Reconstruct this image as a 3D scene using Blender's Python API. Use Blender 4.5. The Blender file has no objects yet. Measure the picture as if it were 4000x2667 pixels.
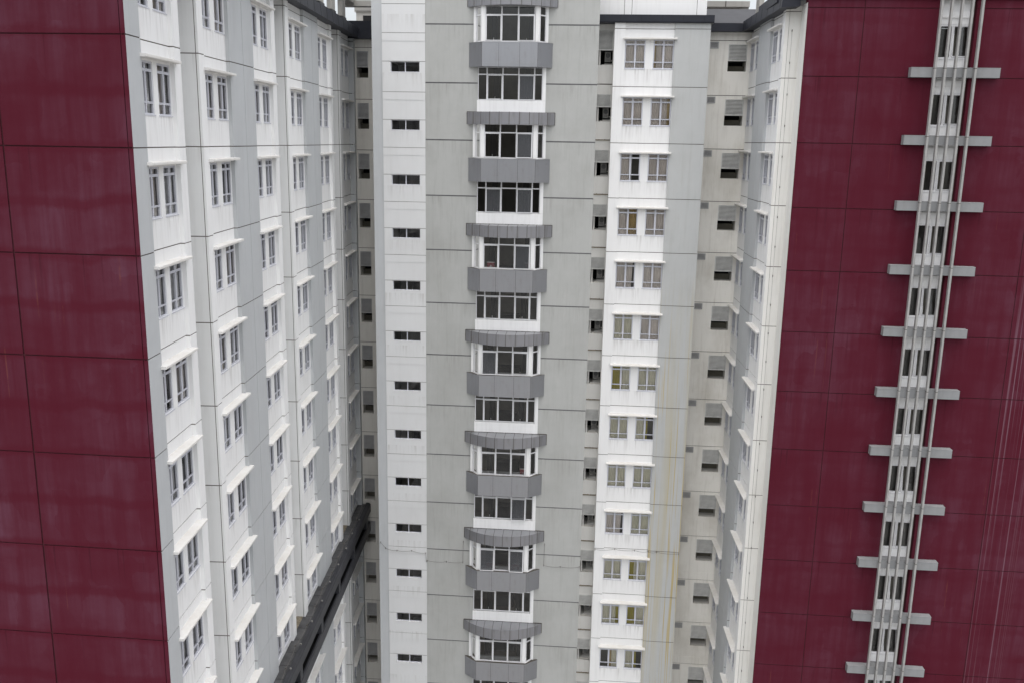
import bpy, bmesh, math, random
from math import radians as RAD, sin, cos, pi
from mathutils import Vector, Matrix
random.seed(7)
scene = bpy.context.scene
COL = scene.collection

# ------------------------------------------------------------------ camera
FPX, PITCH, ROLL = 3557.76, RAD(12.3714), RAD(1.0082)
_R = Vector((1, 0, 0)); _U = Vector((0, sin(PITCH), cos(PITCH))); _F = Vector((0, cos(PITCH), -sin(PITCH)))
_r = _R * cos(ROLL) + _U * sin(ROLL); _u = -_R * sin(ROLL) + _U * cos(ROLL)
cam_d = bpy.data.cameras.new("camera"); cam = bpy.data.objects.new("camera", cam_d); COL.objects.link(cam)
cam_d.sensor_width = 36; cam_d.sensor_fit = 'HORIZONTAL'; cam_d.lens = FPX / 4000 * 36
cam_d.clip_end = 5000; cam_d.clip_start = 0.1
m = Matrix((_r, _u, -_F)).transposed().to_4x4(); cam.matrix_world = m
scene.camera = cam

def seen(p, margin=250):
    d = p.dot(_F)
    if d < 1: return False
    x = 2000 + FPX * p.dot(_r) / d; y = 1333.5 - FPX * p.dot(_u) / d
    return -margin < x < 4000 + margin and -margin < y < 2667 + margin

# ------------------------------------------------------------------ sky, sun, exposure
SUN_EL, SUN_AZ = 78, 0          # azimuth of the sun measured from straight behind the camera, + = from the right
world = bpy.data.worlds.new("World"); scene.world = world; world.use_nodes = True
nt = world.node_tree; nt.nodes.clear()
sky = nt.nodes.new('ShaderNodeTexSky'); sky.sky_type = 'NISHITA'; sky.sun_disc = False
sky.sun_elevation = RAD(SUN_EL); sky.sun_rotation = RAD(180 - SUN_AZ)
sky.air_density = 1.0; sky.dust_density = 4.0; sky.ozone_density = 1.0
hs = nt.nodes.new('ShaderNodeHueSaturation'); hs.inputs['Saturation'].default_value = 0.30
bg = nt.nodes.new('ShaderNodeBackground'); bg.inputs['Strength'].default_value = 0.15
ow = nt.nodes.new('ShaderNodeOutputWorld')
nt.links.new(sky.outputs[0], hs.inputs['Color']); nt.links.new(hs.outputs[0], bg.inputs['Color']); nt.links.new(bg.outputs[0], ow.inputs['Surface'])
sd = bpy.data.lights.new("sun", 'SUN'); sd.energy = 0.9; sd.angle = RAD(125); sd.color = (1.0, 0.97, 0.93)
so = bpy.data.objects.new("sun", sd); COL.objects.link(so)
az = RAD(SUN_AZ); el = RAD(SUN_EL)
to_sun = Vector((sin(az) * cos(el), -cos(az) * cos(el), sin(el)))
so.rotation_euler = to_sun.to_track_quat('Z', 'Y').to_euler(); so.location = (0, -30, 80)
scene.view_settings.view_transform = 'Standard'; scene.view_settings.look = 'None'
scene.view_settings.exposure = 0.78; scene.view_settings.gamma = 1.0; scene.view_settings.use_curve_mapping = False
scene.cycles.max_bounces = 12; scene.cycles.diffuse_bounces = 8; scene.cycles.transparent_max_bounces = 12

# ------------------------------------------------------------------ materials
def lin(c): return tuple(((v / 255) / 12.92 if v / 255 <= .04045 else ((v / 255 + .055) / 1.055) ** 2.4) for v in c)
class NB:
    def __init__(s, name):
        s.m = bpy.data.materials.new(name); s.m.use_nodes = True; s.t = s.m.node_tree; s.t.nodes.clear()
        s.out = s.t.nodes.new('ShaderNodeOutputMaterial')
    def n(s, typ, **kw):
        x = s.t.nodes.new(typ)
        for k, v in kw.items():
            if k in x.inputs.keys(): x.inputs[k].default_value = v
            else: setattr(x, k, v)
        return x
    def l(s, a, b): s.t.links.new(a, b)
    def math(s, op, a, b=None, clamp=False):
        x = s.t.nodes.new('ShaderNodeMath'); x.operation = op; x.use_clamp = clamp
        for i, v in enumerate((a, b)):
            if v is None: continue
            if isinstance(v, (int, float)): x.inputs[i].default_value = v
            else: s.l(v, x.inputs[i])
        return x.outputs[0]
    def noise(s, vec, scale, detail=4, rough=.55, sc=(1, 1, 1), loc=(0, 0, 0)):
        mp = s.t.nodes.new('ShaderNodeMapping'); mp.inputs['Scale'].default_value = sc; mp.inputs['Location'].default_value = loc
        s.l(vec, mp.inputs['Vector'])
        x = s.t.nodes.new('ShaderNodeTexNoise'); x.inputs['Scale'].default_value = scale; x.inputs['Detail'].default_value = detail; x.inputs['Roughness'].default_value = rough
        s.l(mp.outputs[0], x.inputs['Vector']); return x.outputs['Fac']
    def ramp(s, fac, lo, hi, a=0., b=1.):
        x = s.t.nodes.new('ShaderNodeMapRange'); x.clamp = True
        x.inputs['From Min'].default_value = lo; x.inputs['From Max'].default_value = hi; x.inputs['To Min'].default_value = a; x.inputs['To Max'].default_value = b
        s.l(fac, x.inputs['Value']); return x.outputs[0]
    def mix(s, fac, a, b):
        x = s.t.nodes.new('ShaderNodeMix'); x.data_type = 'RGBA'
        for sock, v in ((x.inputs[0], fac), (x.inputs[6], a), (x.inputs[7], b)):
            if isinstance(v, (int, float)): sock.default_value = v
            elif isinstance(v, tuple): sock.default_value = (*v, 1) if len(v) == 3 else v
            else: s.l(v, sock)
        return x.outputs[2]
    def bsdf(s, color, rough=.8, metal=0., spec=.3, bump=None, bstr=.3, bdist=.01):
        p = s.t.nodes.new('ShaderNodeBsdfPrincipled')
        if isinstance(color, tuple): p.inputs['Base Color'].default_value = (*color, 1)
        else: s.l(color, p.inputs['Base Color'])
        if isinstance(rough, (int, float)): p.inputs['Roughness'].default_value = rough
        else: s.l(rough, p.inputs['Roughness'])
        p.inputs['Metallic'].default_value = metal; p.inputs['Specular IOR Level'].default_value = spec
        if bump is not None:
            b = s.t.nodes.new('ShaderNodeBump'); b.inputs['Strength'].default_value = bstr; b.inputs['Distance'].default_value = bdist
            s.l(bump, b.inputs['Height']); s.l(b.outputs[0], p.inputs['Normal'])
        s.l(p.outputs[0], s.out.inputs['Surface']); return p

def plaster(name, base, dirt=(.30, .28, .25), streak=.25, blotch=.18, rough=.85, rust=0., seed=0., drip=None, dstr=.35):
    """painted render with rain streaks, soft blotches, fine grain; rust adds thin orange runs"""
    b = NB(name); tc = b.n('ShaderNodeTexCoord'); v = tc.outputs['Object']
    big = b.noise(v, .35, 5, .6, (1, 1, .7), (seed, 0, 0))
    med = b.noise(v, 1.3, 6, .65, (1, 1, 1), (0, seed, 2))
    st = b.noise(v, 1.0, 4, .6, (4.5, 4.5, .3), (seed * 2, 1, 0))
    st2 = b.noise(v, 1.0, 3, .6, (11, 11, .6), (1, seed, 0))
    gr = b.noise(v, 28, 3, .6)
    f1 = b.math('MULTIPLY', b.ramp(st, .52, .78), streak)
    f2 = b.math('MULTIPLY', b.ramp(big, .45, .75), blotch)
    f3 = b.math('MULTIPLY', b.ramp(b.math('MULTIPLY', b.ramp(st2, .56, .74), b.ramp(med, .42, .62)), 0, 1), streak * .8)
    f = b.math('ADD', b.math('ADD', f1, f2), f3, True)
    c = b.mix(f, base, dirt)
    if drip:
        sz = b.n('ShaderNodeSeparateXYZ'); b.l(v, sz.inputs[0])
        dn = b.noise(v, 1.0, 3, .6, (8, 8, .5), (seed, 4, 4)); dn2 = b.noise(v, 1.0, 3, .6, (2.3, 2.3, .3), (4, seed, 4))
        for z0, ln, amt in drip:                               # grime running down from sills and joints
            d = b.math('FRACT', b.math('MULTIPLY', b.math('SUBTRACT', sz.outputs['Z'], z0), 1 / 3.0))
            mk = b.math('MULTIPLY', b.ramp(d, 1 - ln / 3.0, 1.0), amt)
            c = b.mix(b.math('MULTIPLY', b.math('MULTIPLY', mk, b.ramp(dn, .45, .68)), b.math('ADD', b.ramp(dn2, .4, .6), .25), True), c, dirt)
    c = b.mix(b.math('MULTIPLY', b.ramp(med, .35, .7), .05), c, (.9, .9, .88))
    if rust:
        sx = b.n('ShaderNodeSeparateXYZ'); b.l(v, sx.inputs[0])
        low = b.ramp(sx.outputs['Z'], -7, -17)
        rs = b.noise(v, 1.0, 2, .5, (9, 9, .10), (3.3, 0, 0.2)); rs2 = b.noise(v, 1.0, 3, .5, (2.2, 2.2, .05), (0, 1, 9))
        rf = b.math('MULTIPLY', b.math('MULTIPLY', b.ramp(rs, .535, .61), low), b.ramp(rs2, .40, .52))
        c = b.mix(b.math('MULTIPLY', rf, rust), c, (.47, .37, .16))
        yl = b.math('MULTIPLY', b.math('MULTIPLY', b.ramp(b.noise(v, 1, 3, .5, (1.4, 1.4, .05), (5, 0, 3)), .48, .68), low), rust * .6)
        c = b.mix(yl, c, (.45, .38, .2))
    b.bsdf(c, rough, 0, .25, gr, .12, .004); return b.m

def maroon(name, seed=0., fade=1., bandw=.8, pale=False):
    b = NB(name); tc = b.n('ShaderNodeTexCoord'); v = tc.outputs['Object']
    wob = b.noise(v, .5, 4, .6, (1, 1, 1.5), (seed, 3, 1))
    sx = b.n('ShaderNodeSeparateXYZ'); b.l(v, sx.inputs[0])
    # roller passes: each storey was repainted in lifts, so the faded patches sit in bands with ragged level edges
    zz = b.math('ADD', b.math('MULTIPLY', sx.outputs['Z'], 1 / 1.5), b.math('MULTIPLY', b.noise(v, .55, 6, .65, (1, 1, .35), (seed, 5, 2)), .55))
    fr_ = b.math('FRACT', zz); band = b.math('MULTIPLY', b.ramp(fr_, .1, .2), b.ramp(fr_, .99, .90))
    st = b.noise(v, 1, 3, .55, (2.1, 2.1, .16), (seed, 1, 2)); st2 = b.noise(v, 1, 3, .6, (6.5, 6.5, .45), (2, seed, 2))
    big = b.noise(v, .22, 3, .5, (1, 1, 1.2), (seed, 8, 8))
    r = b.math('ADD', b.math('ADD', b.math('MULTIPLY', b.ramp(st, .40, .62), .48), .30), b.math('MULTIPLY', b.ramp(st2, .46, .7), .16))
    f = b.math('MULTIPLY', b.math('MULTIPLY', b.math('ADD', b.math('MULTIPLY', band, bandw), 1 - bandw), r), b.math('MULTIPLY', b.ramp(big, .34, .62, .25, 1.), fade), True)
    vo = b.n('ShaderNodeTexVoronoi', distance='CHEBYCHEV'); vo.inputs['Scale'].default_value = 1.0
    vm = b.n('ShaderNodeMapping'); vm.inputs['Scale'].default_value = (1.15, 1.15, .62); wn = b.n('ShaderNodeTexNoise'); wn.inputs['Scale'].default_value = 2.2
    b.l(v, wn.inputs['Vector']); va = b.n('ShaderNodeVectorMath', operation='MULTIPLY_ADD'); va.inputs[1].default_value = (.35, .35, .35); b.l(wn.outputs['Color'], va.inputs[0]); b.l(v, va.inputs[2])
    b.l(va.outputs[0], vm.inputs['Vector']); b.l(vm.outputs[0], vo.inputs['Vector'])
    sc_ = b.n('ShaderNodeSeparateColor'); b.l(vo.outputs['Color'], sc_.inputs[0])
    f = b.math('MULTIPLY', f, b.ramp(sc_.outputs[0], .0, 1., .55, 1.15))                 # squarish repaint patches
    f = b.math('MULTIPLY', f, b.ramp(wob, .3, .6, .4, 1.15), True)
    c = b.mix(f, (.076, .0080, .0172), (.114, .042, .065))
    dj = b.math('FRACT', b.math('MULTIPLY', b.math('SUBTRACT', sx.outputs['Z'], .16 if pale else -.36), 1 / 3.0))
    dm = b.math('MULTIPLY', b.ramp(dj, .55, 1.0), b.ramp(b.noise(v, 1, 2, .5, (7, 7, .12), (seed, 9, 1)), .60, .70))
    c = b.mix(b.math('MULTIPLY', dm, .45), c, (.035, .006, .010))
    if pale:                                                   # pale runs down the far right bay of the wall
        mx_ = b.math('MULTIPLY', b.ramp(sx.outputs['X'], 20.55, 20.7), b.ramp(sx.outputs['X'], 22.6, 21.2))
        pl = b.math('MULTIPLY', b.math('MULTIPLY', b.ramp(b.noise(v, 1, 2, .5, (11, 11, .03), (2, 2, 2)), .54, .64), mx_), b.ramp(sx.outputs['Z'], -2, -9))
        c = b.mix(b.math('MULTIPLY', pl, .55), c, (.26, .17, .21))
    rust = b.math('MULTIPLY', b.math('MULTIPLY', b.ramp(b.noise(v, 1, 2, .5, (7, 7, .08), (seed, 7, 7)), .66, .74), b.ramp(wob, .5, .6)), .35)
    c = b.mix(rust, c, (.20, .07, .04))
    b.bsdf(c, .75, 0, .08, b.noise(v, 22, 3, .6), .15, .004); return b.m

def simple(name, col, rough=.6, metal=0., spec=.4, var=.15, dark=None, scale=1.2, stretch=(1, 1, 1)):
    b = NB(name); tc = b.n('ShaderNodeTexCoord'); v = tc.outputs['Object']
    f = b.math('MULTIPLY', b.ramp(b.noise(v, scale, 5, .6, stretch), .4, .7), 1.0)
    d = dark or tuple(x * (1 - var * 2) for x in col)
    c = b.mix(f, col, d)
    b.bsdf(c, rough, metal, spec); return b.m

def glassmat(name, refl=1.0, tint=(1, 1, 1)):
    b = NB(name); tr = b.n('ShaderNodeBsdfTransparent'); tr.inputs[0].default_value = (*tint, 1)
    gl = b.n('ShaderNodeBsdfGlossy'); gl.inputs['Roughness'].default_value = .03
    fr = b.n('ShaderNodeFresnel'); fr.inputs['IOR'].default_value = 1.5
    tc = b.n('ShaderNodeTexCoord'); bp = b.n('ShaderNodeBump'); bp.inputs['Strength'].default_value = .04; bp.inputs['Distance'].default_value = .02
    b.l(b.noise(tc.outputs['Object'], 1.6, 2, .5), bp.inputs['Height']); b.l(bp.outputs[0], gl.inputs['Normal'])
    f = b.math('MULTIPLY', fr.outputs[0], 1.9 * refl, True)
    mx = b.n('ShaderNodeMixShader'); b.l(f, mx.inputs[0]); b.l(tr.outputs[0], mx.inputs[1]); b.l(gl.outputs[0], mx.inputs[2])
    b.l(mx.outputs[0], b.out.inputs['Surface']); return b.m

def canopymat(name, col, metal=0., rough=.5, stk=.45):
    b = NB(name); tc = b.n('ShaderNodeTexCoord'); v = tc.outputs['Object']
    st = b.noise(v, 1, 4, .6, (5, 5, .5), (1, 1, 3)); bl = b.noise(v, 2.2, 5, .65)
    c = b.mix(b.math('MULTIPLY', b.ramp(st, .5, .72), stk), col, (.13, .125, .115))
    c = b.mix(b.math('MULTIPLY', b.ramp(bl, .55, .75), .35), c, (.26, .25, .225))
    b.bsdf(c, rough, metal, .4); return b.m

M = {}
for _k, _z in (('white_l', -.36), ('white_f', .01), ('white_r', .15)):
    M[_k] = plaster('white_panel_paint', (.82, .82, .815), (.42, .405, .38), .14, .10, drip=[(_z - 2.06, .95, .55), (_z - .56, .5, .3)], seed=_z * 7)
M['white'] = plaster('white_paint', (.82, .82, .815), (.40, .385, .36), .22, .08)
M['white_warm'] = plaster('warm_white_paint', (.76, .75, .715), (.38, .35, .30), .3, .14, seed=2)
M['stair_white'] = plaster('stair_white_paint', (.66, .665, .665), (.43, .42, .40), .10, .20, seed=4, drip=[(-2.5, .9, .5)])
M['grey'] = plaster('grey_paint', (.48, .495, .505), (.32, .315, .305), .24, .15, seed=1)
M['tower_grey'] = plaster('tower_grey_paint', (.41, .415, .40), (.24, .235, .215), .28, .34, seed=3, drip=[(.0, 1.1, .45)])
M['rust_grey'] = plaster('rust_streaked_grey_paint', (.47, .48, .475), (.30, .29, .26), .28, .15, rust=.85, seed=5)
M['recess_grey'] = plaster('recess_paint', (.76, .765, .76), (.44, .43, .41), .16, .2, seed=6, drip=[(-.36, .7, .4)])
M['recess_pale'] = plaster('pale_recess_paint', (.72, .71, .68), (.40, .38, .34), .2, .22, seed=8)
M['rear_right'] = plaster('stained_rear_paint', (.82, .80, .75), (.42, .385, .32), .32, .6, seed=7)
M['joint_soft'] = simple('soft_joint_line', (.30, .29, .28), .9)  # paler joint colour for the stair column
M['rear'] = plaster('rear_wall_paint', (.68, .66, .615), (.36, .335, .29), .3, .42, seed=7)
M['groove'] = simple('dark_joint_gap', (.13, .115, .10), .9)  # dark brown colour of the recessed joints
M['groove_grey'] = simple('grey_joint_strip', (.17, .17, .175), .8)
M['groove_red'] = simple('maroon_joint_gap', (.05, .008, .012), .9)
M['maroon'] = maroon('maroon_paint', 0., .95, .65)
M['maroon2'] = maroon('maroon_paint_even', 4.7, .6, .3, True)
M['shade'] = plaster('sunshade_paint', (.72, .71, .69), (.43, .38, .29), .12, .55, seed=9)
M['alu'] = simple('aluminium_frame', (.60, .61, .66), .45, .0, .5, .06)
M['white_frame'] = simple('white_window_frame', (.74, .74, .75), .4, 0, .5, .05)
M['glass'] = glassmat('window_glass', .8)
M['glass_bay'] = glassmat('bay_glass', .85)

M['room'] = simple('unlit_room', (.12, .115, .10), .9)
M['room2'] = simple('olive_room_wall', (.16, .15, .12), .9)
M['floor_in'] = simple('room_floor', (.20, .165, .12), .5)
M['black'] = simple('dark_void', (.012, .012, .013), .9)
M['louvre'] = simple('louvre_slat', (.60, .60, .58), .5, 0, .4, .1, scale=3)
M['clad'] = canopymat('grey_metal_cladding', (.36, .365, .385), .75, .30, .10)
M['canopy'] = canopymat('grey_metal_canopy', (.27, .27, .285), .45, .40)
M['louvre_dark'] = simple('grey_louvre_slat', (.40, .40, .40), .5, 0, .4, .1, scale=3)
M['seam'] = simple('dark_seam', (.08, .07, .06), .7)
M['navy'] = simple('dark_blue_metal', (.021, .023, .032), .5, 0, .3, .15, scale=.8)
M['charcoal'] = simple('charcoal_metal', (.036, .037, .043), .5, 0, .45, .2, scale=1.5)
M['charcoal_top'] = simple('paler_charcoal_metal', (.085, .085, .088), .6, 0, .4, .25, scale=2)  # lighter charcoal for ledge deck, roof and column bases
M['beam'] = plaster('screen_beam_paint', (.23, .235, .24), (.15, .145, .135), .25, .3, seed=11)
M['fin'] = simple('grey_fin_paint', (.34, .335, .325), .6, 0, .3, .12, scale=2)
M['concrete'] = plaster('bare_concrete', (.42, .405, .375), (.25, .24, .22), .3, .3, seed=12)
M['curt_taupe'] = simple('taupe_curtain', (.66, .61, .56), .95, 0, .1, .1)
M['curt_grey'] = simple('grey_curtain', (.70, .70, .69), .95, 0, .1, .1)
M['curt_white'] = simple('pale_curtain', (.74, .735, .72), .95, 0, .1, .1)
M['curt_ochre'] = simple('ochre_curtain', (.47, .36, .18), .95, 0, .1, .15)
M['curt_olive'] = simple('olive_curtain', (.40, .35, .06), .95, 0, .1, .15)
M['curt_green'] = simple('greenish_tan_curtain', (.66, .64, .52), .95, 0, .1, .1)
M['chair_red'] = simple('red_chair_plastic', (.20, .012, .022), .5)
M['chair_metal'] = simple('chair_metal', (.55, .55, .55), .35, .8)
M['cable'] = simple('weathered_cable', (.16, .15, .14), .8)
M['cable_pale'] = simple('painted_cable', (.45, .44, .42), .8)
M['rubble'] = simple('dusty_rubble', (.26, .225, .17), .95, 0, .1, .3, scale=9)
M['ac_white'] = simple('aged_white_casing', (.26, .255, .24), .5, 0, .4, .2, scale=4)
M['ac_dark'] = simple('condenser_grille', (.09, .09, .09), .6)
M['pipe'] = simple('white_pipe', (.66, .65, .62), .5)
M['ground'] = simple('pale_paved_ground', (.36, .355, .34), .9, 0, .2, .25, scale=.2)

# ------------------------------------------------------------------ mesh builder
class MB:
    def __init__(s, *mats): s.v = []; s.f = []; s.mi = []; s.mats = list(mats)
    def mat(s, name):
        if name not in s.mats: s.mats.append(name)
        return s.mats.index(name)
    def face(s, pts, mat):
        i = len(s.v); s.v += [tuple(p) for p in pts]; s.f.append(tuple(range(i, i + len(pts)))); s.mi.append(s.mat(mat))
    def box(s, x0, x1, y0, y1, z0, z1, mat, skip=''):
        P = [(x0, y0, z0), (x1, y0, z0), (x1, y1, z0), (x0, y1, z0), (x0, y0, z1), (x1, y0, z1), (x1, y1, z1), (x0, y1, z1)]
        for key, q in (('b', (0, 3, 2, 1)), ('t', (4, 5, 6, 7)), ('f', (0, 1, 5, 4)), ('k', (2, 3, 7, 6)), ('l', (3, 0, 4, 7)), ('r', (1, 2, 6, 5))):
            if key not in skip: s.face([P[i] for i in q], mat)
    def prism(s, poly, z0, z1, mat, top=None, bottom=None):
        n = len(poly)
        for i in range(n):
            a, b = poly[i], poly[(i + 1) % n]
            s.face([(a[0], a[1], z0), (b[0], b[1], z0), (b[0], b[1], z1), (a[0], a[1], z1)], mat)
        s.face([(p[0], p[1], z1) for p in poly], top or mat); s.face([(p[0], p[1], z0) for p in reversed(poly)], bottom or mat)
    def xprism(s, prof, x0, x1, mat):   # profile in (y,z), swept along x
        n = len(prof)
        for i in range(n):
            a, b = prof[i], prof[(i + 1) % n]
            s.face([(x0, a[0], a[1]), (x1, a[0], a[1]), (x1, b[0], b[1]), (x0, b[0], b[1])], mat)
        s.face([(x0, p[0], p[1]) for p in reversed(prof)], mat); s.face([(x1, p[0], p[1]) for p in prof], mat)
    def tube(s, pts, r, mat, n=5):
        pts = [Vector(p) for p in pts]
        rings = []
        for i, p in enumerate(pts):
            d = (pts[min(i + 1, len(pts) - 1)] - pts[max(i - 1, 0)]).normalized()
            a = d.orthogonal().normalized(); b = d.cross(a)
            rings.append([p + a * r * cos(2 * pi * k / n) + b * r * sin(2 * pi * k / n) for k in range(n)])
        for i in range(len(rings) - 1):
            for k in range(n): s.face([rings[i][k], rings[i][(k + 1) % n], rings[i + 1][(k + 1) % n], rings[i + 1][k]], mat)
    def cyl(s, c, axis, r, h, mat, n=16):
        c = Vector(c); ax = Vector(axis).normalized(); a = ax.orthogonal().normalized(); b = ax.cross(a)
        R = [[c + ax * t + a * r * cos(2 * pi * k / n) + b * r * sin(2 * pi * k / n) for k in range(n)] for t in (0, h)]
        for k in range(n): s.face([R[0][k], R[0][(k + 1) % n], R[1][(k + 1) % n], R[1][k]], mat)
        s.face(R[1], mat); s.face(list(reversed(R[0])), mat)
    def hf(s, xs, zs, fn, border=None):
        """stepped wall: fn(x,z) -> (depth, material or None for an opening); side faces close every step"""
        xs = sorted(set(round(x, 4) for x in xs)); zs = sorted(set(round(z, 4) for z in zs))
        D = [[fn((xs[i] + xs[i + 1]) / 2, (zs[j] + zs[j + 1]) / 2) for j in range(len(zs) - 1)] for i in range(len(xs) - 1)]
        nx, nz = len(xs) - 1, len(zs) - 1
        for i in range(nx):
            for j in range(nz):
                d, mt = D[i][j]
                if mt: s.face([(xs[i], d, zs[j]), (xs[i + 1], d, zs[j]), (xs[i + 1], d, zs[j + 1]), (xs[i], d, zs[j + 1])], mt)
                for (a, b2) in ((1, 0), (0, 1)):
                    ii, jj = i + a, j + b2
                    if ii < nx and jj < nz:
                        d2, m2 = D[ii][jj]
                        if abs(d - d2) > 1e-5:
                            mm = (mt if d < d2 else m2) or mt or m2
                            if mm is None: continue
                            if a: x = xs[ii]; s.face([(x, d, zs[j]), (x, d2, zs[j]), (x, d2, zs[j + 1]), (x, d, zs[j + 1])], mm)
                            else: z = zs[jj]; s.face([(xs[i], d, z), (xs[i + 1], d, z), (xs[i + 1], d2, z), (xs[i], d2, z)], mm)
        if border is not None:
            for i, x in ((0, xs[0]), (nx - 1, xs[-1])):
                for j in range(nz):
                    d, mt = D[i][j]
                    if mt and border != d: s.face([(x, d, zs[j]), (x, border, zs[j]), (x, border, zs[j + 1]), (x, d, zs[j + 1])], mt)
            for j, z in ((0, zs[0]), (nz - 1, zs[-1])):
                for i in range(nx):
                    d, mt = D[i][j]
                    if mt and border != d: s.face([(xs[i], d, z), (xs[i + 1], d, z), (xs[i + 1], border, z), (xs[i], border, z)], mt)
    def mesh(s, name):
        me = bpy.data.meshes.new(name); me.from_pydata(s.v, [], s.f)
        for n in s.mats: me.materials.append(M[n])
        me.polygons.foreach_set('material_index', s.mi); me.update()
        return me

class Frame:
    """local wall frame: x to the right when facing the wall, y into the wall, z up"""
    def __init__(s, x, y, deg): s.o = Vector((x, y, 0)); s.a = RAD(deg); s.X = Vector((cos(s.a), sin(s.a), 0)); s.Y = Vector((-sin(s.a), cos(s.a), 0))
    def pt(s, x, y=0, z=0): return s.o + s.X * x + s.Y * y + Vector((0, 0, z))

def thing(name, label, cat, loc, group=None):
    o = bpy.data.objects.new(name, None); COL.objects.link(o); o.location = loc
    o['label'] = label; o['category'] = cat
    if group: o['group'] = group
    o.empty_display_size = .5
    return o
def part(name, mb, parent, fr=None, at=(0, 0, 0), rot=0., label=None):
    me = mb if isinstance(mb, bpy.types.Mesh) else mb.mesh(name)
    o = bpy.data.objects.new(name, me); COL.objects.link(o)
    if fr is not None:
        o.location = fr.pt(*at) - (parent.location if parent else Vector()); o.rotation_euler = (0, 0, fr.a + rot)
    if parent: o.parent = parent
    if label: o['label'] = label
    return o
def top(name, mb, label, cat, fr, at=(0, 0, 0), group=None, kind=None, rot=0.):
    o = part(name, mb, None, fr, at, rot)
    if kind: o['kind'] = kind
    else: o['label'] = label; o['category'] = cat
    if group: o['group'] = group
    return o

ZB = -62.0
YAW = -4.4
FRONT = Frame(0, 0, YAW)
def front(v, u=0): p = FRONT.pt(u, v); return Frame(p.x, p.y, YAW)
TW = front(50.35); FB = front(51.6); RED_R = front(44.55)
REC = front(52.3); RL = front(56.2); RR = front(54.5)
aL = math.degrees(math.atan2(1, .02)); LW = Frame(-10.55, 25.67, aL)            # x away from the camera, y into the wing
aR = math.degrees(math.atan2(-1, -.05)); RW = Frame(12.58, 44.99, aR)            # x towards the camera (negative = farther)
RED_L = Frame(-10.55, 25.67, -5.3)
Z0L, Z0T, Z0F, Z0R = -.36, .01, .01, .15
KS = range(-2, 20)
def joints(z0, g=.04, ks=KS): return [(z0 - 3 * k - g / 2, z0 - 3 * k + g / 2) for k in ks]
def zlist(js): return [z for j in js for z in j]
def inj(z, js): return any(a < z < b for a, b in js)

# ------------------------------------------------------------------ ground
g = MB(); g.box(-1500, 1500, -600, 2400, -.5, 0, 'ground')
o = top('ground', g, None, None, Frame(0, 0, 0), (0, 0, ZB), kind='structure')

# ------------------------------------------------------------------ shared window pieces
def sash_window_mesh(w, h):
    b = MB(); f = .04; y0, y1 = .0, .07
    zr = h * .22; zt = h - .235
    b.box(0, f, y0, y1, 0, h, 'alu'); b.box(w - f, w, y0, y1, 0, h, 'alu')
    b.box(f, w - f, y0, y1, h - f, h, 'alu'); b.box(f, w - f, y0, y1, 0, f, 'alu')
    c = w / 2; b.box(c - .03, c + .03, y0, y1, f, h - f, 'alu')
    for a, e in ((f, c - .03), (c + .03, w - f)):
        b.box(a, e, y0, y1, zt - .035, zt, 'alu'); b.box(a, e, y0, y1, zr - .02, zr + .018, 'alu')
        for (q0, q1) in ((zr + .018, zt - .035), (zt, h - f)):                    # opening sashes sit proud
            t = .022
            b.box(a, a + t, -.015, .0, q0, q1, 'alu'); b.box(e - t, e, -.015, .0, q0, q1, 'alu')
            b.box(a + t, e - t, -.015, .0, q1 - t, q1, 'alu'); b.box(a + t, e - t, -.015, .0, q0, q0 + t, 'alu')
    b.box(-.03, w + .03, -.05, .07, -.035, -.002, 'alu')                          # sill
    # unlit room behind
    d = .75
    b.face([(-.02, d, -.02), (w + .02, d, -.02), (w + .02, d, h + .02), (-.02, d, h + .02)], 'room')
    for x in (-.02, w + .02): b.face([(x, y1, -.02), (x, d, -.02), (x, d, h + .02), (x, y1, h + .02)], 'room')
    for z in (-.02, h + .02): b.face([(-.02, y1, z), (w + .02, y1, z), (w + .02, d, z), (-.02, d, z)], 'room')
    return b
def pane_mesh(w, h):
    b = MB(); b.face([(.04, .045, .04), (w - .04, .045, .04), (w - .04, .045, h - .04), (.04, .045, h - .04)], 'glass'); return b
def curtain_mesh(w, h, spec, seed):
    """spec: list of (x0,x1,material) in window fractions; hanging folds"""
    b = MB(); rnd = random.Random(seed)
    for x0, x1, mt in spec:
        n = max(6, int((x1 - x0) * w / .018)); ph = rnd.random() * 6; fr_ = rnd.uniform(52, 75); lean = rnd.uniform(-.05, .05)
        for i in range(n):
            for (za, zb) in ((.0, h * .33), (h * .33, h - .02)):
                P = []
                for (t, z) in ((i / n, za), ((i + 1) / n, za), ((i + 1) / n, zb), (i / n, zb)):
                    x = (x0 + (x1 - x0) * t) * w + lean * (1 - z / h) * (1 if x1 < .95 else 0)
                    y = .135 + .028 * sin(fr_ * x + ph + .8 * sin(9 * x + ph)) * (1.25 - .5 * z / h)
                    P.append((min(max(x, .0), w), y, z))
                b.face(P, mt)
    return b

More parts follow.
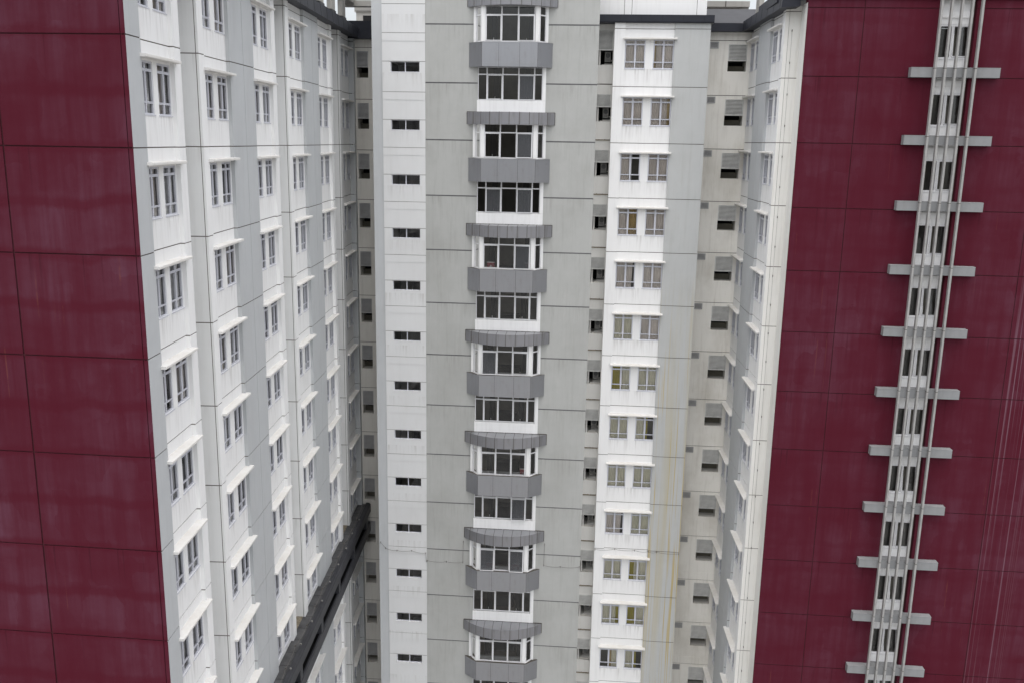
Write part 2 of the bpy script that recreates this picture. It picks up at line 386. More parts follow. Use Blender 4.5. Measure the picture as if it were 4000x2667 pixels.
CURTAIN_KINDS = {
    'grey': [(0, 1, 'curt_grey')], 'taupe': [(0, 1, 'curt_taupe')], 'white': [(0, .96, 'curt_white')],
    'half': [(0, .55, 'curt_grey')], 'righthalf': [(.5, 1, 'curt_white')], 'dark': [(0, .08, 'curt_grey')],
    'taupe_open': [(0, .48, 'curt_taupe'), (.5, .6, 'curt_grey')], 'grey_ochre': [(0, .5, 'curt_taupe'), (.52, .92, 'curt_ochre')],
    'taupe_ochre': [(0, .82, 'curt_taupe'), (.82, .97, 'curt_ochre')], 'ochre_taupe': [(0, .16, 'curt_ochre'), (.16, .95, 'curt_taupe')],
    'taupe_gap': [(.03, .86, 'curt_taupe')], 'green': [(0, 1, 'curt_green')], 'olive_green': [(0, .3, 'curt_olive'), (.3, 1, 'curt_green')],
    'green_olive': [(0, .78, 'curt_green'), (.78, .95, 'curt_olive')], 'half_olive': [(0, .5, 'curt_olive'), (.55, 1, 'curt_green')],
    'dark_ochre': [(.5, .66, 'curt_ochre'), (.66, 1, 'curt_green')], 'green_dark': [(0, .5, 'curt_green'), (.52, .66, 'curt_olive')],
    'pale_gap': [(.08, .9, 'curt_white')],
}
_cache = {}
def window_at(parent, fr, at, w, h, kind, name='window', variant=0):
    key = ('f', round(w, 3), round(h, 3))
    if key not in _cache: _cache[key] = sash_window_mesh(w, h).mesh('window'); _cache[('p',) + key] = pane_mesh(w, h).mesh('pane')
    o = part(name, _cache[key], parent, fr, at)
    p = part('pane', _cache[('p',) + key], o)
    ck = ('c', kind, variant, key)
    if ck not in _cache: _cache[ck] = curtain_mesh(w, h, CURTAIN_KINDS[kind], hash((kind, variant)) % 9999 if False else variant * 31 + len(kind)).mesh('curtain')
    part('curtain', _cache[ck], o)
    return o

def sunshade_mesh(w, proj, d0, notch):
    """thin concrete hood with chamfered front edge; y: 0 = pier plane, wall d0 behind"""
    b = MB()
    prof = [(d0, 0.0), (d0, .10), (-proj + .01, .085), (-proj, .075), (-proj, .015), (-proj + .01, .0)]
    x0, x1 = 0, w
    if notch:                                                 # the ends pass in front of the neighbouring piers
        b.xprism([(d0, .0), (d0, .10), (-.002, .096), (-.002, .0)], notch, w - notch, 'shade')
        b.xprism([(-.002, .0), (-.002, .096), (-proj + .01, .085), (-proj, .075), (-proj, .015), (-proj + .01, .0)], 0, w, 'shade')
    else: b.xprism(prof, x0, x1, 'shade')
    return b

# ------------------------------------------------------------------ LEFT WING
left = thing('apartment_wing', 'white and light grey apartment wing with a maroon end wall at the left', 'building', LW.pt(0, 0, ZB))
TOPL = 5.92
# maroon end wall with grooves
b = MB(); js = joints(Z0L, .038)
xsv = [-15, -3.83, -3.78, -.155, -.13, 0]
zs = [ZB, 8.5] + zlist(js)
def fn(x, z):
    if inj(z, js) or -3.83 < x < -3.78 or -.155 < x < -.13: return (.03, 'groove_red')
    return (0, 'maroon')
b.hf(xsv, zs, fn)
part('end_wall', b, left, RED_L)
# facade zones along the wing
ZONES = [(.94, 3.33, 'W', .85), (6.0, 8.62, 'W', 6.13), (11.5, 14.1, 'W', 11.6), (16.97, 19.65, 'W', 17.1), (22.6, 25.3, 'W', 22.75), (28.3, 31.0, 'W', 28.55)]
PIL = [(.0, .94, None), (8.62, 11.5, 10.2), (19.65, 22.6, 21.3), (31.0, 31.6, None)]
PIERS = [(3.33, 3.87), (5.47, 6.0), (14.1, 14.68), (16.4, 16.97), (25.3, 25.8), (27.65, 28.3)]
RECS = [(3.87, 5.47), (14.68, 16.4), (25.8, 27.65)]
REV = .14
js = joints(Z0L, .035)
WH = 1.50; WBOT = -2.06            # window height, sill relative to the joint above
for (a, c, mid) in PIL:
    b = MB(); xs = [a, c] + ([mid - .012, mid + .012] if mid else [])
    b.hf(xs, [ZB, TOPL] + zlist(js), lambda x, z: (.02, 'groove') if inj(z, js) or (mid and abs(x - mid) < .012) else ((-.17 if a > 30 else 0.), 'grey'), .4 if a > 0 else None)
    part('pilaster', b, left, LW)
for (a, c) in PIERS:
    b = MB(); b.hf([a, c], [ZB, TOPL] + zlist(js), lambda x, z: (.02, 'groove') if inj(z, js) else (0., 'white'), .4)
    part('pier', b, left, LW)
for (a, c) in RECS:
    b = MB()
    for x, e in ((a, .004), (c, -.004)):
        vj = .09
        ys = [0.0, vj - .012, vj + .012, 1.6]
        zz = sorted([ZB, TOPL] + zlist(js))
        for i in range(3):
            for j in range(len(zz) - 1):
                zc = (zz[j] + zz[j + 1]) / 2; gr = i == 1 or inj(zc, js)
                b.face([(x + e, ys[i], zz[j]), (x + e, ys[i + 1], zz[j]), (x + e, ys[i + 1], zz[j + 1]), (x + e, ys[i], zz[j + 1])], 'groove' if gr else 'recess_grey')
    b.face([(a, 1.6, ZB), (c, 1.6, ZB), (c, 1.6, TOPL), (a, 1.6, TOPL)], 'recess_grey')
    part('recess_wall', b, left, LW)
LROWS = [k for k in range(-2, 13)]
LK = ['grey', 'grey', 'white', 'grey', 'half', 'pale_gap', 'dark', 'grey', 'taupe', 'taupe_gap', 'white', 'pale_gap', 'taupe_ochre']
winspec = []
rnd = random.Random(3)
for ci, (a, c, t, s0) in enumerate(ZONES):
    holes = []
    for k in LROWS:
        z = Z0L - 3 * k + WBOT
        p = LW.pt((a + c) / 2, 0, z + .8)
        if not seen(p, 320): continue
        for (x, w) in ((s0, 1.02), (s0 + 1.46, 1.0)):
            x = max(x, a + .03); w2 = min(w, c - x - .02)
            holes.append((x, x + w2, z, z + WH)); winspec.append(((LW.pt(x, 0, z)).length, x, w2, z, ci, k))
        nm = sunshade_mesh(c - a + .26, .17, REV, .10); part('sunshade', nm, left, LW, (a - .10, 0, Z0L - 3 * k - .50))
    b = MB()
    def fn(x, z):
        for h in holes:
            if h[0] < x < h[1] and h[2] < z < h[3]: return (REV + .10, None)
        if inj(z, js): return (REV + .02, 'groove')
        return (REV, 'white_l')
    b.hf([a, c] + [q for h in holes for q in h[:2]], [ZB, TOPL] + zlist(js) + [q for h in holes for q in h[2:]], fn)
    part('wall_panel', b, left, LW)
winspec.sort()
rest = MB()
for i, (d, x, w, z, ci, k) in enumerate(winspec):
    kind = rnd.choice(LK); var = rnd.randrange(3)
    if ci == 5: kind = rnd.choice(['dark', 'half', 'grey'])
    if i < 100: window_at(left, LW, (x, REV + .03, z), round(w, 2), WH, kind, variant=var)
    else:
        for src in (sash_window_mesh(w, WH), pane_mesh(w, WH), curtain_mesh(w, WH, CURTAIN_KINDS[kind], var * 31 + len(kind))):
            for f, mi in zip(src.f, src.mi): rest.face([(src.v[q][0] + x, src.v[q][1] + REV + .03, src.v[q][2] + z) for q in f], src.mats[mi])
if rest.f:
    o = part('window', rest, left, LW); o['kind'] = 'stuff'
# one casement pushed open on the farthest column
b = MB()
W_, H_ = .48, 1.0
for q in ((0, .035, 0, H_), (W_ - .035, W_, 0, H_), (.035, W_ - .035, 0, .035), (.035, W_ - .035, H_ - .035, H_)): b.box(q[0], q[1], 0, .03, q[2], q[3], 'alu')
o = part('open_sash', b, left, LW, (30.3, .10, Z0L - 3 * 0 + WBOT + .35)); o.rotation_euler = (RAD(-18), 0, LW.a)
# eaves
b = MB(); b.xprism([(.4, 5.93), (-.5, 5.86), (-.44, 6.43), (.4, 6.43)], -.6, 31.4, 'navy')
x = -.4
while x < 31.2:
    b.xprism([(-.502, 5.862), (-.507, 5.862), (-.447, 6.435), (-.44, 6.435)], x, x + .015, 'black'); x += 1.36
part('eaves', b, left, LW)
b = MB(); b.box(-.6, 31.4, -.15, 9, 6.435, 6.50, 'charcoal_top'); b.box(-.6, 31.2, -.10, -.02, 6.50, 6.66, 'navy')
part('roof', b, left, LW)
for s0 in (11.1, 13.85, 16.6, 19.35, 22.1, 24.85, 27.6):
    b = MB(); b.box(s0, s0 + 1.05, -.22, .0, 6.66, 7.75, 'concrete'); b.box(s0 + .05, s0 + 1.1, -.26, .05, 6.50, 6.66, 'charcoal_top')
    b.box(s0 + .50, s0 + .52, -.225, -.21, 6.66, 7.75, 'seam')
    part('roof_column', b, left, LW)
b = MB(); b.box(9, 31.5, -.3, .4, 7.75, 8.1, 'concrete'); b.box(9, 31.5, 2.4, 2.9, 7.75, 8.1, 'concrete')
for s0 in (12, 16, 20, 24, 28): b.box(s0, s0 + .3, .41, 2.39, 7.8, 8.05, 'concrete')
part('roof_pergola', b, left, LW)
# lower service ledge: two dark box beams with slots between
zt = -23.55
b = MB(); S0, S1 = 4.0, 31.15
b.box(S0, S1, -.40, .12, zt - .20, zt - .12, 'charcoal_top')
for (a, c) in RECS: b.box(a + .01, c - .01, .121, 1.59, zt - .20, zt - .10, 'rubble')
b.xprism([(-.40, zt - .62), (-.40, zt - .05), (-.46, zt), (-.64, zt - .02), (-.72, zt - .12), (-.72, zt - .62)], S0, S1, 'charcoal')
b.xprism([(-.56, zt - 2.02), (-.56, zt - 1.35), (-.64, zt - 1.35), (-.70, zt - 1.42), (-.70, zt - 1.98)], S0, S1, 'charcoal'); b.box(S0, S1, -.559, .1, zt - 2.0, zt - 1.9, 'black')
x = S0
while x < S1:
    b.box(x, x + .45, -.68, -.3, zt - 1.349, zt - .621, 'charcoal'); x += 4.3
x = S0 + .3
while x < S1: b.box(x, x + .012, -.395, .10, zt - .12, zt - .114, 'black'); x += 1.1
b.box(S0, S1, -.05, .14, zt - 1.34, zt - .21, 'black')
part('service_ledge', b, left, LW)
x = S0 + 1
while x < S1 - 1:
    b = MB(); b.cyl((x, -.50 + .03 * sin(x * 7), zt - .005), (0, 0, 1), .05, .06, 'ac_white', 8); part('ledge_stud', b, left, LW); x += 2.1 + .5 * sin(x * 3)  # small pale domed studs, not lamps

# ------------------------------------------------------------------ louvre / opening builder
def louvre_mesh(w, h, n, frame=.045, mat='louvre'):
    b = MB()
    b.box(0, frame, -.03, .06, 0, h, mat); b.box(w - frame, w, -.03, .06, 0, h, mat); b.box(frame, w - frame, -.03, .06, h - frame, h, mat); b.box(frame, w - frame, -.03, .06, 0, frame, mat)
    p = (h - 2 * frame) / n
    for i in range(n):
        z = frame + i * p
        b.xprism([(-.03, z + .003), (-.03, z + p * .62), (.05, z + p * .9), (.05, z + p * .9 - .012), (-.018, z + p * .52), (-.018, z + .003)], frame, w - frame, mat)
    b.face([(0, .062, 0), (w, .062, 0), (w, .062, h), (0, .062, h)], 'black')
    return b
def opening_mesh(w, h, d, sillfrac, back='rear'):
    """dark plant opening with a lower parapet inside"""
    b = MB()
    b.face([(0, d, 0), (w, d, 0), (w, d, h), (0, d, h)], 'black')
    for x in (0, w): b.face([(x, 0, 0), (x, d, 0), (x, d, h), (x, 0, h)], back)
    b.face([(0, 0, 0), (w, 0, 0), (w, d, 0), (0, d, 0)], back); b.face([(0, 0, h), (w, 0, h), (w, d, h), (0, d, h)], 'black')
    if sillfrac: b.box(.0, w, d * .55, d * .65, 0, h * sillfrac, 'room2')
    return b

# ------------------------------------------------------------------ LEFT CONNECTING BLOCK (between left wing and tower)
SC = 56.2 / 56.6
rl = thing('connecting_block', 'narrow shaded wall with stacked louvres between left wing and tower', 'building', RL.pt(-12, 0, ZB))
b = MB(); U0, U1 = -15.5, -8.0
holes = []
rows = []
for k in range(-2, 13):
    zt_ = (2.13 - 3.03 * (k + 1)) * SC
    rows.append((k, zt_)); holes.append((-13.99, -13.30, zt_ - 1.53, zt_))
gl = [(zt_ + .20, zt_ + .235) for k, zt_ in rows]
def fn(x, z):
    for h in holes:
        if h[0] < x < h[1] and h[2] < z < h[3]: return (.08, None)
    if inj(z, gl): return (.025, 'groove')
    return (0, 'rear')
b.hf([U0, U1] + [q for h in holes for q in h[:2]], [ZB, 5.8] + zlist(gl) + [q for h in holes for q in h[2:]], fn)
part('wall', b, rl, RL)
lm = louvre_mesh(.69, .93, 12, mat='louvre_dark').mesh('louvre'); om = opening_mesh(.69, .60, 1.2, .55).mesh('plant_opening')
for k, zt_ in rows:
    part('louvre', lm, rl, RL, (-13.99, .0, zt_ - .93)); part('plant_opening', om, rl, RL, (-13.99, .03, zt_ - 1.53))
b = MB(); b.box(U0, U1, -.55, .02, 5.8, 6.20, 'navy'); part('eaves', b, rl, RL)
b = MB(); b.box(U0, U1, .3, 3.5, 5.9, 6.90, 'navy'); part('roof', b, rl, RL)
b = MB(); b.box(-14.6, -8, -.5, .1, 7.62, 7.95, 'concrete'); b.box(-14.6, -8, 2.1, 2.5, 7.7, 7.95, 'concrete'); part('roof_pergola', b, rl, RL)

# ------------------------------------------------------------------ CENTRAL TOWER
tower = thing('tower_block', 'tall grey tower with stacked bay windows beside a white stair column', 'building', TW.pt(-5, 0, ZB))
TT = 16.0; BC = -4.17
js = joints(Z0T, .07, range(-5, 20))
MS = range(-2, 6)
holes = []
for mI in MS:
    holes.append((-5.96, -2.48, -3.87 - 6 * mI, -2.12 - 6 * mI, 'flat')); holes.append((-6.05, -2.29, -6.93 - 6 * mI, -5.0 - 6 * mI, 'bay'))
b = MB()
def fn(x, z):
    for h in holes:
        if h[0] < x < h[1] and h[2] < z < h[3]: return (.18, None)
    if inj(z, js): return (.025, 'groove_grey')
    return (0, 'tower_grey')
b.hf([-8.8, .43] + [q for h in holes for q in h[:2]], [ZB, TT] + zlist(js) + [q for h in holes for q in h[2:4]], fn, 1.2)
part('facade_wall', b, tower, TW)
# stair column
SW = [4.084, 1.04, -1.90, -4.84, -7.79, -10.71, -13.64, -16.58, -19.52, -22.46, -25.39, -28.30, -31.1]
b = MB(); sj = [(z - .01, z + .022) for z in SW] + [(z + 1.46 - .01, z + 1.46 + .02) for z in SW] + [(7.0, 7.03), (8.5, 8.53)]
steps = [(z + 1.05, z + 1.46) for z in SW] + [(z - 1.0, z - .8) for z in []]
def fn(x, z):
    for q in SW:
        if -10.69 < x < -9.11 and q - .55 < z < q - .012: return (.12, None)
    if inj(z, sj): return (-.012, 'joint_soft')
    if inj(z, steps): return (-.045, 'stair_white')
    return (-.03, 'stair_white')
b.hf([-11.14, -8.8, -10.69, -9.11], [ZB, TT] + zlist(sj) + zlist(steps) + [q - .55 for q in SW] + [q - .012 for q in SW], fn, .5)
part('stair_wall', b, tower, TW)
b = MB(); b.box(-11.70, -11.14, .0, 4, ZB, TT, 'grey'); part('corner_pilaster', b, tower, TW)
# tower body behind
b = MB(); b.box(-11.6, .40, 4.5, 9, ZB, TT, 'grey'); b.box(-.2, .43, .9, 4.5, ZB, TT, 'tower_grey'); part('tower_core', b, tower, TW)
def stair_window_mesh():
    b = MB(); w, h, f = 1.58, .538, .03
    b.box(0, f, 0, .06, 0, h, 'alu'); b.box(w - f, w, 0, .06, 0, h, 'alu'); b.box(f, w - f, 0, .06, h - .02, h, 'alu'); b.box(f, w - f, 0, .06, 0, f, 'alu'); b.box(w / 2 - .025, w / 2 + .025, 0, .06, f, h - .02, 'alu')
    b.box(-.03, w + .03, -.10, .06, -.03, -.002, 'stair_white')
    d = 2.2
    b.face([(0, d, -1), (w, d, -1), (w, d, h), (0, d, h)], 'room')
    for x in (-.01, w + .01): b.face([(x, .06, -1), (x, d, -1), (x, d, h), (x, .06, h)], 'room')
    b.face([(0, .06, h + .005), (w, .06, h + .005), (w, d, h + .005), (0, d, h + .005)], 'room')
    b.xprism([(.4, -.9), (2.1, .1), (2.1, -.05), (.4, -1.05)], .1, w / 2, 'room2')
    return b.mesh('stair_window')
swm = stair_window_mesh()
b = MB(); b.face([(.02, .035, .02), (1.56, .035, .02), (1.56, .035, .52), (.02, .035, .52)], 'glass_bay'); swp = b.mesh('pane')
for z in SW:
    o = part('stair_window', swm, tower, TW, (-10.69, .06, z - .55)); part('pane', swp, o)

# bay pieces, local x measured from the bay centre line
def frame_bars(b, x0, x1, z0, z1, cols, zr, y, mat='white_frame', t=.045, dpt=.07, opens=()):
    b.box(x0, x1, y, y + dpt, z1 - t, z1, mat); b.box(x0, x1, y, y + dpt, z0, z0 + t, mat)
    xs = [x0] + cols + [x1]
    for i, x in enumerate(xs):
        a, c = (x, x + t) if i == 0 else ((x - t, x) if i == len(xs) - 1 else (x - t / 2 - .01, x + t / 2 + .01))
        b.box(a, c, y, y + dpt, z0 + t, z1 - t, mat)
    for i in range(len(xs) - 1):
        a = xs[i] + (t if i == 0 else t / 2 + .01); c = xs[i + 1] - (t if i == len(xs) - 2 else t / 2 + .01)
        b.box(a, c, y, y + dpt, zr - .03, zr + .03, mat)
        if i in opens:
            s = .035; q0, q1 = z0 + t, zr - .03
            for r in ((a, a + s, q0, q1), (c - s, c, q0, q1), (a + s, c - s, q0, q0 + s), (a + s, c - s, q1 - s, q1)): b.box(r[0], r[1], y - .025, y, r[2], r[3], mat)
            b.box((a + c) / 2 - .012, (a + c) / 2 + .012, y + .075, y + .1, q0 + s, q0 + s + .12, 'pipe')
FX0, FX1 = -5.96 - BC, -2.48 - BC
def strip_window_mesh():
    b = MB(); frame_bars(b, FX0, FX1, 0, 1.72, [-5.467 - BC, -4.614 - BC, -3.763 - BC, -2.914 - BC], 1.335, .05, opens=(1, 3)); return b.mesh('strip_window')
def strip_pane_mesh():
    b = MB(); b.face([(FX0, .09, 0), (FX1, .09, 0), (FX1, .09, 1.72), (FX0, .09, 1.72)], 'glass_bay'); return b.mesh('pane')
def apron_mesh():
    b = MB(); b.prism([(FX0 - .03, 0), (FX0 - .03, -.05), (FX1 + .18, -.05), (FX1 + .18, 0)], -.64, -.01, 'white')
    b.box(FX1 + .003, FX1 + .18, -.03, -.001, .0, 1.75, 'white'); return b.mesh('sill_apron')
BP, BH, BW = .52, 1.49, 1.93            # bay window: projection, half front, half back
def bay_window_mesh():
    b = MB(); h = 1.80
    frame_bars(b, -1.32, 1.30, 0, h, [-.45, .42], 1.34, -BP, opens=(0, 2))
    for sg in (-1, 1):                                          # corner posts and wall posts
        b.prism([(sg * 1.32, -BP - .02), (sg * 1.50, -BP - .02), (sg * 1.55, -BP + .06), (sg * 1.32, -BP + .10)][::sg], 0, h, 'white')
        b.prism([(sg * 1.86, -.10), (sg * 1.98, -.10), (sg * 1.98, .02), (sg * 1.84, .02)][::sg], 0, h, 'white')
        # oblique side window between (1.54,-BP+.06) and (1.86,-.08)
        p0 = Vector((sg * 1.535, -BP + .05, 0)); p1 = Vector((sg * 1.87, -.07, 0))
        for (t0, t1, z0, z1) in ((0, .12, 0, h), (.86, 1, 0, h), (.12, .86, h - .05, h), (.12, .86, 0, .05), (.12, .86, 1.31, 1.37)):
            a = p0.lerp(p1, t0); c = p0.lerp(p1, t1); nrm = Vector((sg * -.06, .05, 0))
            b.prism([(a.x, a.y), (c.x, c.y), (c.x + nrm.x, c.y + nrm.y), (a.x + nrm.x, a.y + nrm.y)][::sg], z0, z1, 'white_frame')
    b.prism([(-BW, .02), (-1.53, -BP), (1.53, -BP), (BW, .02)], -.06, -.002, 'white'); b.prism([(-BW, .02), (-1.53, -BP), (1.53, -BP), (BW, .02)], h + .002, h + .05, 'room')
    return b.mesh('bay_window')
def bay_pane_mesh():
    b = MB(); h = 1.78
    b.face([(-1.32, -BP + .04, .02), (1.30, -BP + .04, .02), (1.30, -BP + .04, h), (-1.32, -BP + .04, h)], 'glass_bay')
    for sg in (-1, 1): b.face([(sg * 1.51, -BP + .07, .02), (sg * 1.845, -.05, .02), (sg * 1.845, -.05, h), (sg * 1.51, -BP + .07, h)], 'glass_bay')
    return b.mesh('pane')
def spandrel_mesh():
    b = MB(); P = .66
    poly = [(-2.22, -.002), (-2.22, -.04), (-1.47, -P), (1.47, -P), (2.22, -.04), (2.22, -.002)]
    b.prism(poly, 0, 1.235, 'clad')
    for x in (-.58, .52): b.box(x - .006, x + .006, -P - .004, -P + .01, .0, 1.235, 'seam')
    for sg in (-1, 1): b.prism([(sg * 1.465, -P - .004), (sg * 1.478, -P - .004), (sg * 1.478, -P + .02), (sg * 1.465, -P + .02)][::sg], 0, 1.235, 'seam')
    b.prism([(x * 1.008, y * 1.012) for x, y in poly], 1.20, 1.245, 'clad', 'seam')
    return b.mesh('spandrel')
def canopy_mesh():
    b = MB(); c, sag = 2.38, 1.08; R = (c * c + sag * sag) / (2 * sag); a0 = math.asin(c / R); N = 10
    pts = [(R * sin(-a0 + 2 * a0 * i / N), -(R * cos(-a0 + 2 * a0 * i / N) - (R - sag))) for i in range(N + 1)]
    poly = [(-c, -.002)] + [(x, min(y, -.01)) for x, y in pts] + [(c, -.002)]
    b.prism(poly, 0, .64, 'canopy', 'clad')
    for i in range(N + 1):
        x, y = pts[i]; y = min(y, -.02)
        b.box(x - .012, x + .012, y - .008, y + .03, 0, .648, 'seam'); b.box(x - .010, x + .010, y + .03, -.003, .642, .650, 'seam')
    b.box(-c, c, -.05, -.003, .641, .665, 'seam')
    return b.mesh('canopy')
def room_mesh(x0, x1, h, dz):
    b = MB(); d = 3.2; y0 = .19; x0 -= .3; x1 += .3
    b.face([(x0, d, -dz), (x1, d, -dz), (x1, d, h), (x0, d, h)], 'room2')
    for x in (x0, x1): b.face([(x, y0, -dz), (x, d, -dz), (x, d, h), (x, y0, h)], 'room2')
    b.face([(x0, y0, -dz), (x1, y0, -dz), (x1, d, -dz), (x0, d, -dz)], 'floor_in'); b.face([(x0, y0, h), (x1, y0, h), (x1, d, h), (x0, d, h)], 'room')
    b.box(x0 + 1.05, x0 + 1.35, 1.0, 1.3, -dz, h, 'black'); b.box(x1 - 1.3, x1 - 1.0, 1.0, 1.3, -dz, h, 'black')
    b.box(x0 + 1.5, x1 - 1.5, 2.3, 3.0, -dz, -dz + .75, 'black')
    return b.mesh('room')
def reflection_tint_glass(name):
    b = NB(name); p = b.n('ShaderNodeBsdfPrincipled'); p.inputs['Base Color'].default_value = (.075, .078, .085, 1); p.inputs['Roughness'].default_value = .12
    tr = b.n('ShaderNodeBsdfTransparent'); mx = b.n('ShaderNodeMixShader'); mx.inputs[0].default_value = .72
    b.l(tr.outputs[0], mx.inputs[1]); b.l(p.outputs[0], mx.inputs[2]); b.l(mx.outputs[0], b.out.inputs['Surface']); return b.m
M['reflection_tint'] = reflection_tint_glass('reflection_tinted_glass')  # grey mixed into the open sash glass as painted sky reflection
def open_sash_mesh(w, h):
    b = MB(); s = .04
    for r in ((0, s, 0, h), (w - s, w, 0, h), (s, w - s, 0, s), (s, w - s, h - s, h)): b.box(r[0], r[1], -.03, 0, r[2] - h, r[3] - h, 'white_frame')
    b.face([(s, -.015, s - h), (w - s, -.015, s - h), (w - s, -.015, -s), (s, -.015, -s)], 'reflection_tint'); return b.mesh('open_sash')
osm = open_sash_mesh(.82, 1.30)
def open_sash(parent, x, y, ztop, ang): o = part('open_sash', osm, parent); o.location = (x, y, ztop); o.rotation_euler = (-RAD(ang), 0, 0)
OPEN_BAY = {-1: [(1, 3)], 0: [(1, 4)], 1: [(0, 4)], 3: [(0, 6), (1, 7)], 4: []}
OPEN_STRIP = {0: [(0, 3), (1, 4)], 3: [(1, 8)], -1: [(1, 2)]}
mm = dict(sw=strip_window_mesh(), sp=strip_pane_mesh(), ap=apron_mesh(), bw=bay_window_mesh(), bp=bay_pane_mesh(), sd=spandrel_mesh(), cn=canopy_mesh(), r1=room_mesh(FX0, FX1, 1.9, .9), r2=room_mesh(-1.88, 1.88, 1.9, 1.0))
for mI in MS:
    zc = -6.0 * mI
    o = part('strip_window', mm['sw'], tower, TW, (BC, 0, zc - 3.86)); part('pane', mm['sp'], o); part('room', mm['r1'], o)
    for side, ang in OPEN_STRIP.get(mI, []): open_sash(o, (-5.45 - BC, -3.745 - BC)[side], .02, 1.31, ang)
    part('sill_apron', mm['ap'], tower, TW, (BC, 0, zc - 3.86))
    o = part('bay_window', mm['bw'], tower, TW, (BC - .04, 0, zc - 6.90)); part('pane', mm['bp'], o); part('room', mm['r2'], o)
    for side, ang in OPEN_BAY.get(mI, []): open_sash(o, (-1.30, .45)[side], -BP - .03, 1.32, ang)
    part('spandrel', mm['sd'], tower, TW, (BC - .04, 0, zc - 8.17))
    part('canopy', mm['cn'], tower, TW, (BC + .02, 0, zc - 5.13))

# ------------------------------------------------------------------ WHITE WINDOW BLOCK right of the tower, with its plant recess
blk = thing('apartment_block', 'white window block with rust streaked grey side, right of the tower', 'building', FB.pt(3.5, 0, ZB))
TOPF = 6.30
js = joints(Z0F, .035)
b = MB(); b.hf([1.27, 1.848], [ZB, TOPF] + zlist(js), lambda x, z: (.02, 'groove') if inj(z, js) else (0, 'white'), .72); part('pier', b, blk, FB)
b = MB(); b.hf([4.482, 6.36], [ZB, TOPF] + zlist(js), lambda x, z: (.02, 'groove') if inj(z, js) else (0, 'rust_grey'), 4.0); part('side_panel', b, blk, FB)
FK = [('taupe', 'ochre_taupe'), ('taupe', 'taupe_ochre'), ('taupe_open', 'taupe'), ('grey_ochre', 'taupe'), ('taupe_gap', 'taupe'), ('green', 'taupe'), ('half_olive', 'green'),
      ('green', 'green_dark'), ('green', 'green'), ('taupe_gap', 'green'), ('green', 'olive_green'), ('green_olive', 'half_olive'), ('dark_ochre', 'green_dark'), ('green', 'green')]
holes = []
for i, k in enumerate(range(-2, 12)):
    z = Z0F - 3 * k - 2.05
    for j, (x, w) in enumerate(((1.86, 1.10), (3.38, 1.10))):
        holes.append((x, x + w, z, z + WH)); window_at(blk, FB, (x, REV + .02, z), w, WH, FK[i][j], variant=(i + j) % 3)
    part('sunshade', sunshade_mesh(2.86, .20, REV, .10), blk, FB, (1.75, 0, Z0F - 3 * k - .555))
b = MB()
def fn(x, z):
    for h in holes:
        if h[0] < x < h[1] and h[2] < z < h[3]: return (REV + .10, None)
    return (REV + .02, 'groove') if inj(z, js) else (REV, 'white_f')
b.hf([1.848, 4.482] + [q for h in holes for q in h[:2]], [ZB, TOPF] + zlist(js) + [q for h in holes for q in h[2:]], fn); part('wall_panel', b, blk, FB)
b = MB(); b.xprism([(4.0, 6.302), (-.15, 6.302), (-.18, 6.36), (-.18, 6.70), (4.0, 6.70)], .44, 6.50, 'navy')
for x in (1.55, 2.65, 3.75, 4.85, 5.95): b.box(x, x + .012, -.184, -.17, 6.36, 6.70, 'black')
part('eaves', b, blk, FB)
b = MB(); pj = [1.75, 2.15, 5.6]
b.hf([.2, 6.12] + [q + d for q in pj for d in (-.012, .012)], [6.705, 14], lambda x, z: (.02, 'groove') if any(abs(x - q) < .012 for q in pj) else (0, 'white'), 4); part('penthouse_wall', b, blk, FB, (0, .35, 0))
# plant recess
holes = []; rows = []
for k in range(-2, 12):
    zt_ = 2.62 - 3 * (k + 1) - .01 * k
    lh = .70
    rows.append((k, zt_, 1.06 if k == -2 else lh)); holes.append((.35, 1.235, zt_ - 1.47, zt_ + (.36 if k == -2 else 0)))
gl = [(.13 - 3 * k, .185 - 3 * k) for k in range(-1, 19)]
b = MB()
def fn(x, z):
    for h in holes:
        if h[0] < x < h[1] and h[2] < z < h[3]: return (.06, None)
    return (.10, 'groove') if inj(z, gl) else (0, 'recess_pale')
b.hf([-.1, 1.30] + [q for h in holes for q in h[:2]], [ZB, 6.3] + zlist(gl) + [q for h in holes for q in h[2:]], fn); part('recess_wall', b, blk, REC)
lm = louvre_mesh(.885, .70, 11).mesh('louvre'); lm1 = louvre_mesh(.885, 1.06, 16).mesh('louvre'); om = opening_mesh(.885, .77, 1.4, 0).mesh('plant_opening')
pm = MB(); pm.tube([(.15, .10, 0), (.15, .10, .77)], .055, 'pipe', 8); pm = pm.mesh('pipe')
ac_m = MB(); ac_m.box(0, .34, 0, .62, 0, .56, 'ac_white'); ac_m = ac_m.mesh('air_conditioner')
def make_ac():
    c = MB(); w, d, h = .34, .62, .54
    c.prism([(0, .02), (.02, 0), (w - .02, 0), (w, .02), (w, d - .02), (w - .02, d), (.02, d), (0, d - .02)], 0, h, 'ac_white'); cm = c.mesh('casing')
    g = MB(); g.cyl((w / 2, -.004, h * .62), (0, -1, 0), .13, .008, 'ac_dark', 20)
    for i in range(5): g.box(.06, w - .06, -.006, -.001, .05 + i * .03, .062 + i * .03, 'ac_dark')
    gm = g.mesh('fan_grille')
    p = MB(); p.tube([(w + .03, .1, .05), (w + .12, .06, .12), (w + .17, .08, .30), (w + .12, .15, .55)], .028, 'pipe', 7); pmm = p.mesh('hose')
    s = MB(); s.xprism([(-.12, -.14), (-.12, -.12), (.5, -.02), (.5, -.14)], .0, .42, 'pipe'); s.box(-.15, .5, -.16, -.10, -.19, -.15, 'pipe'); sm = s.mesh('bracket_shelf')
    return cm, gm, pmm, sm
acm = make_ac()
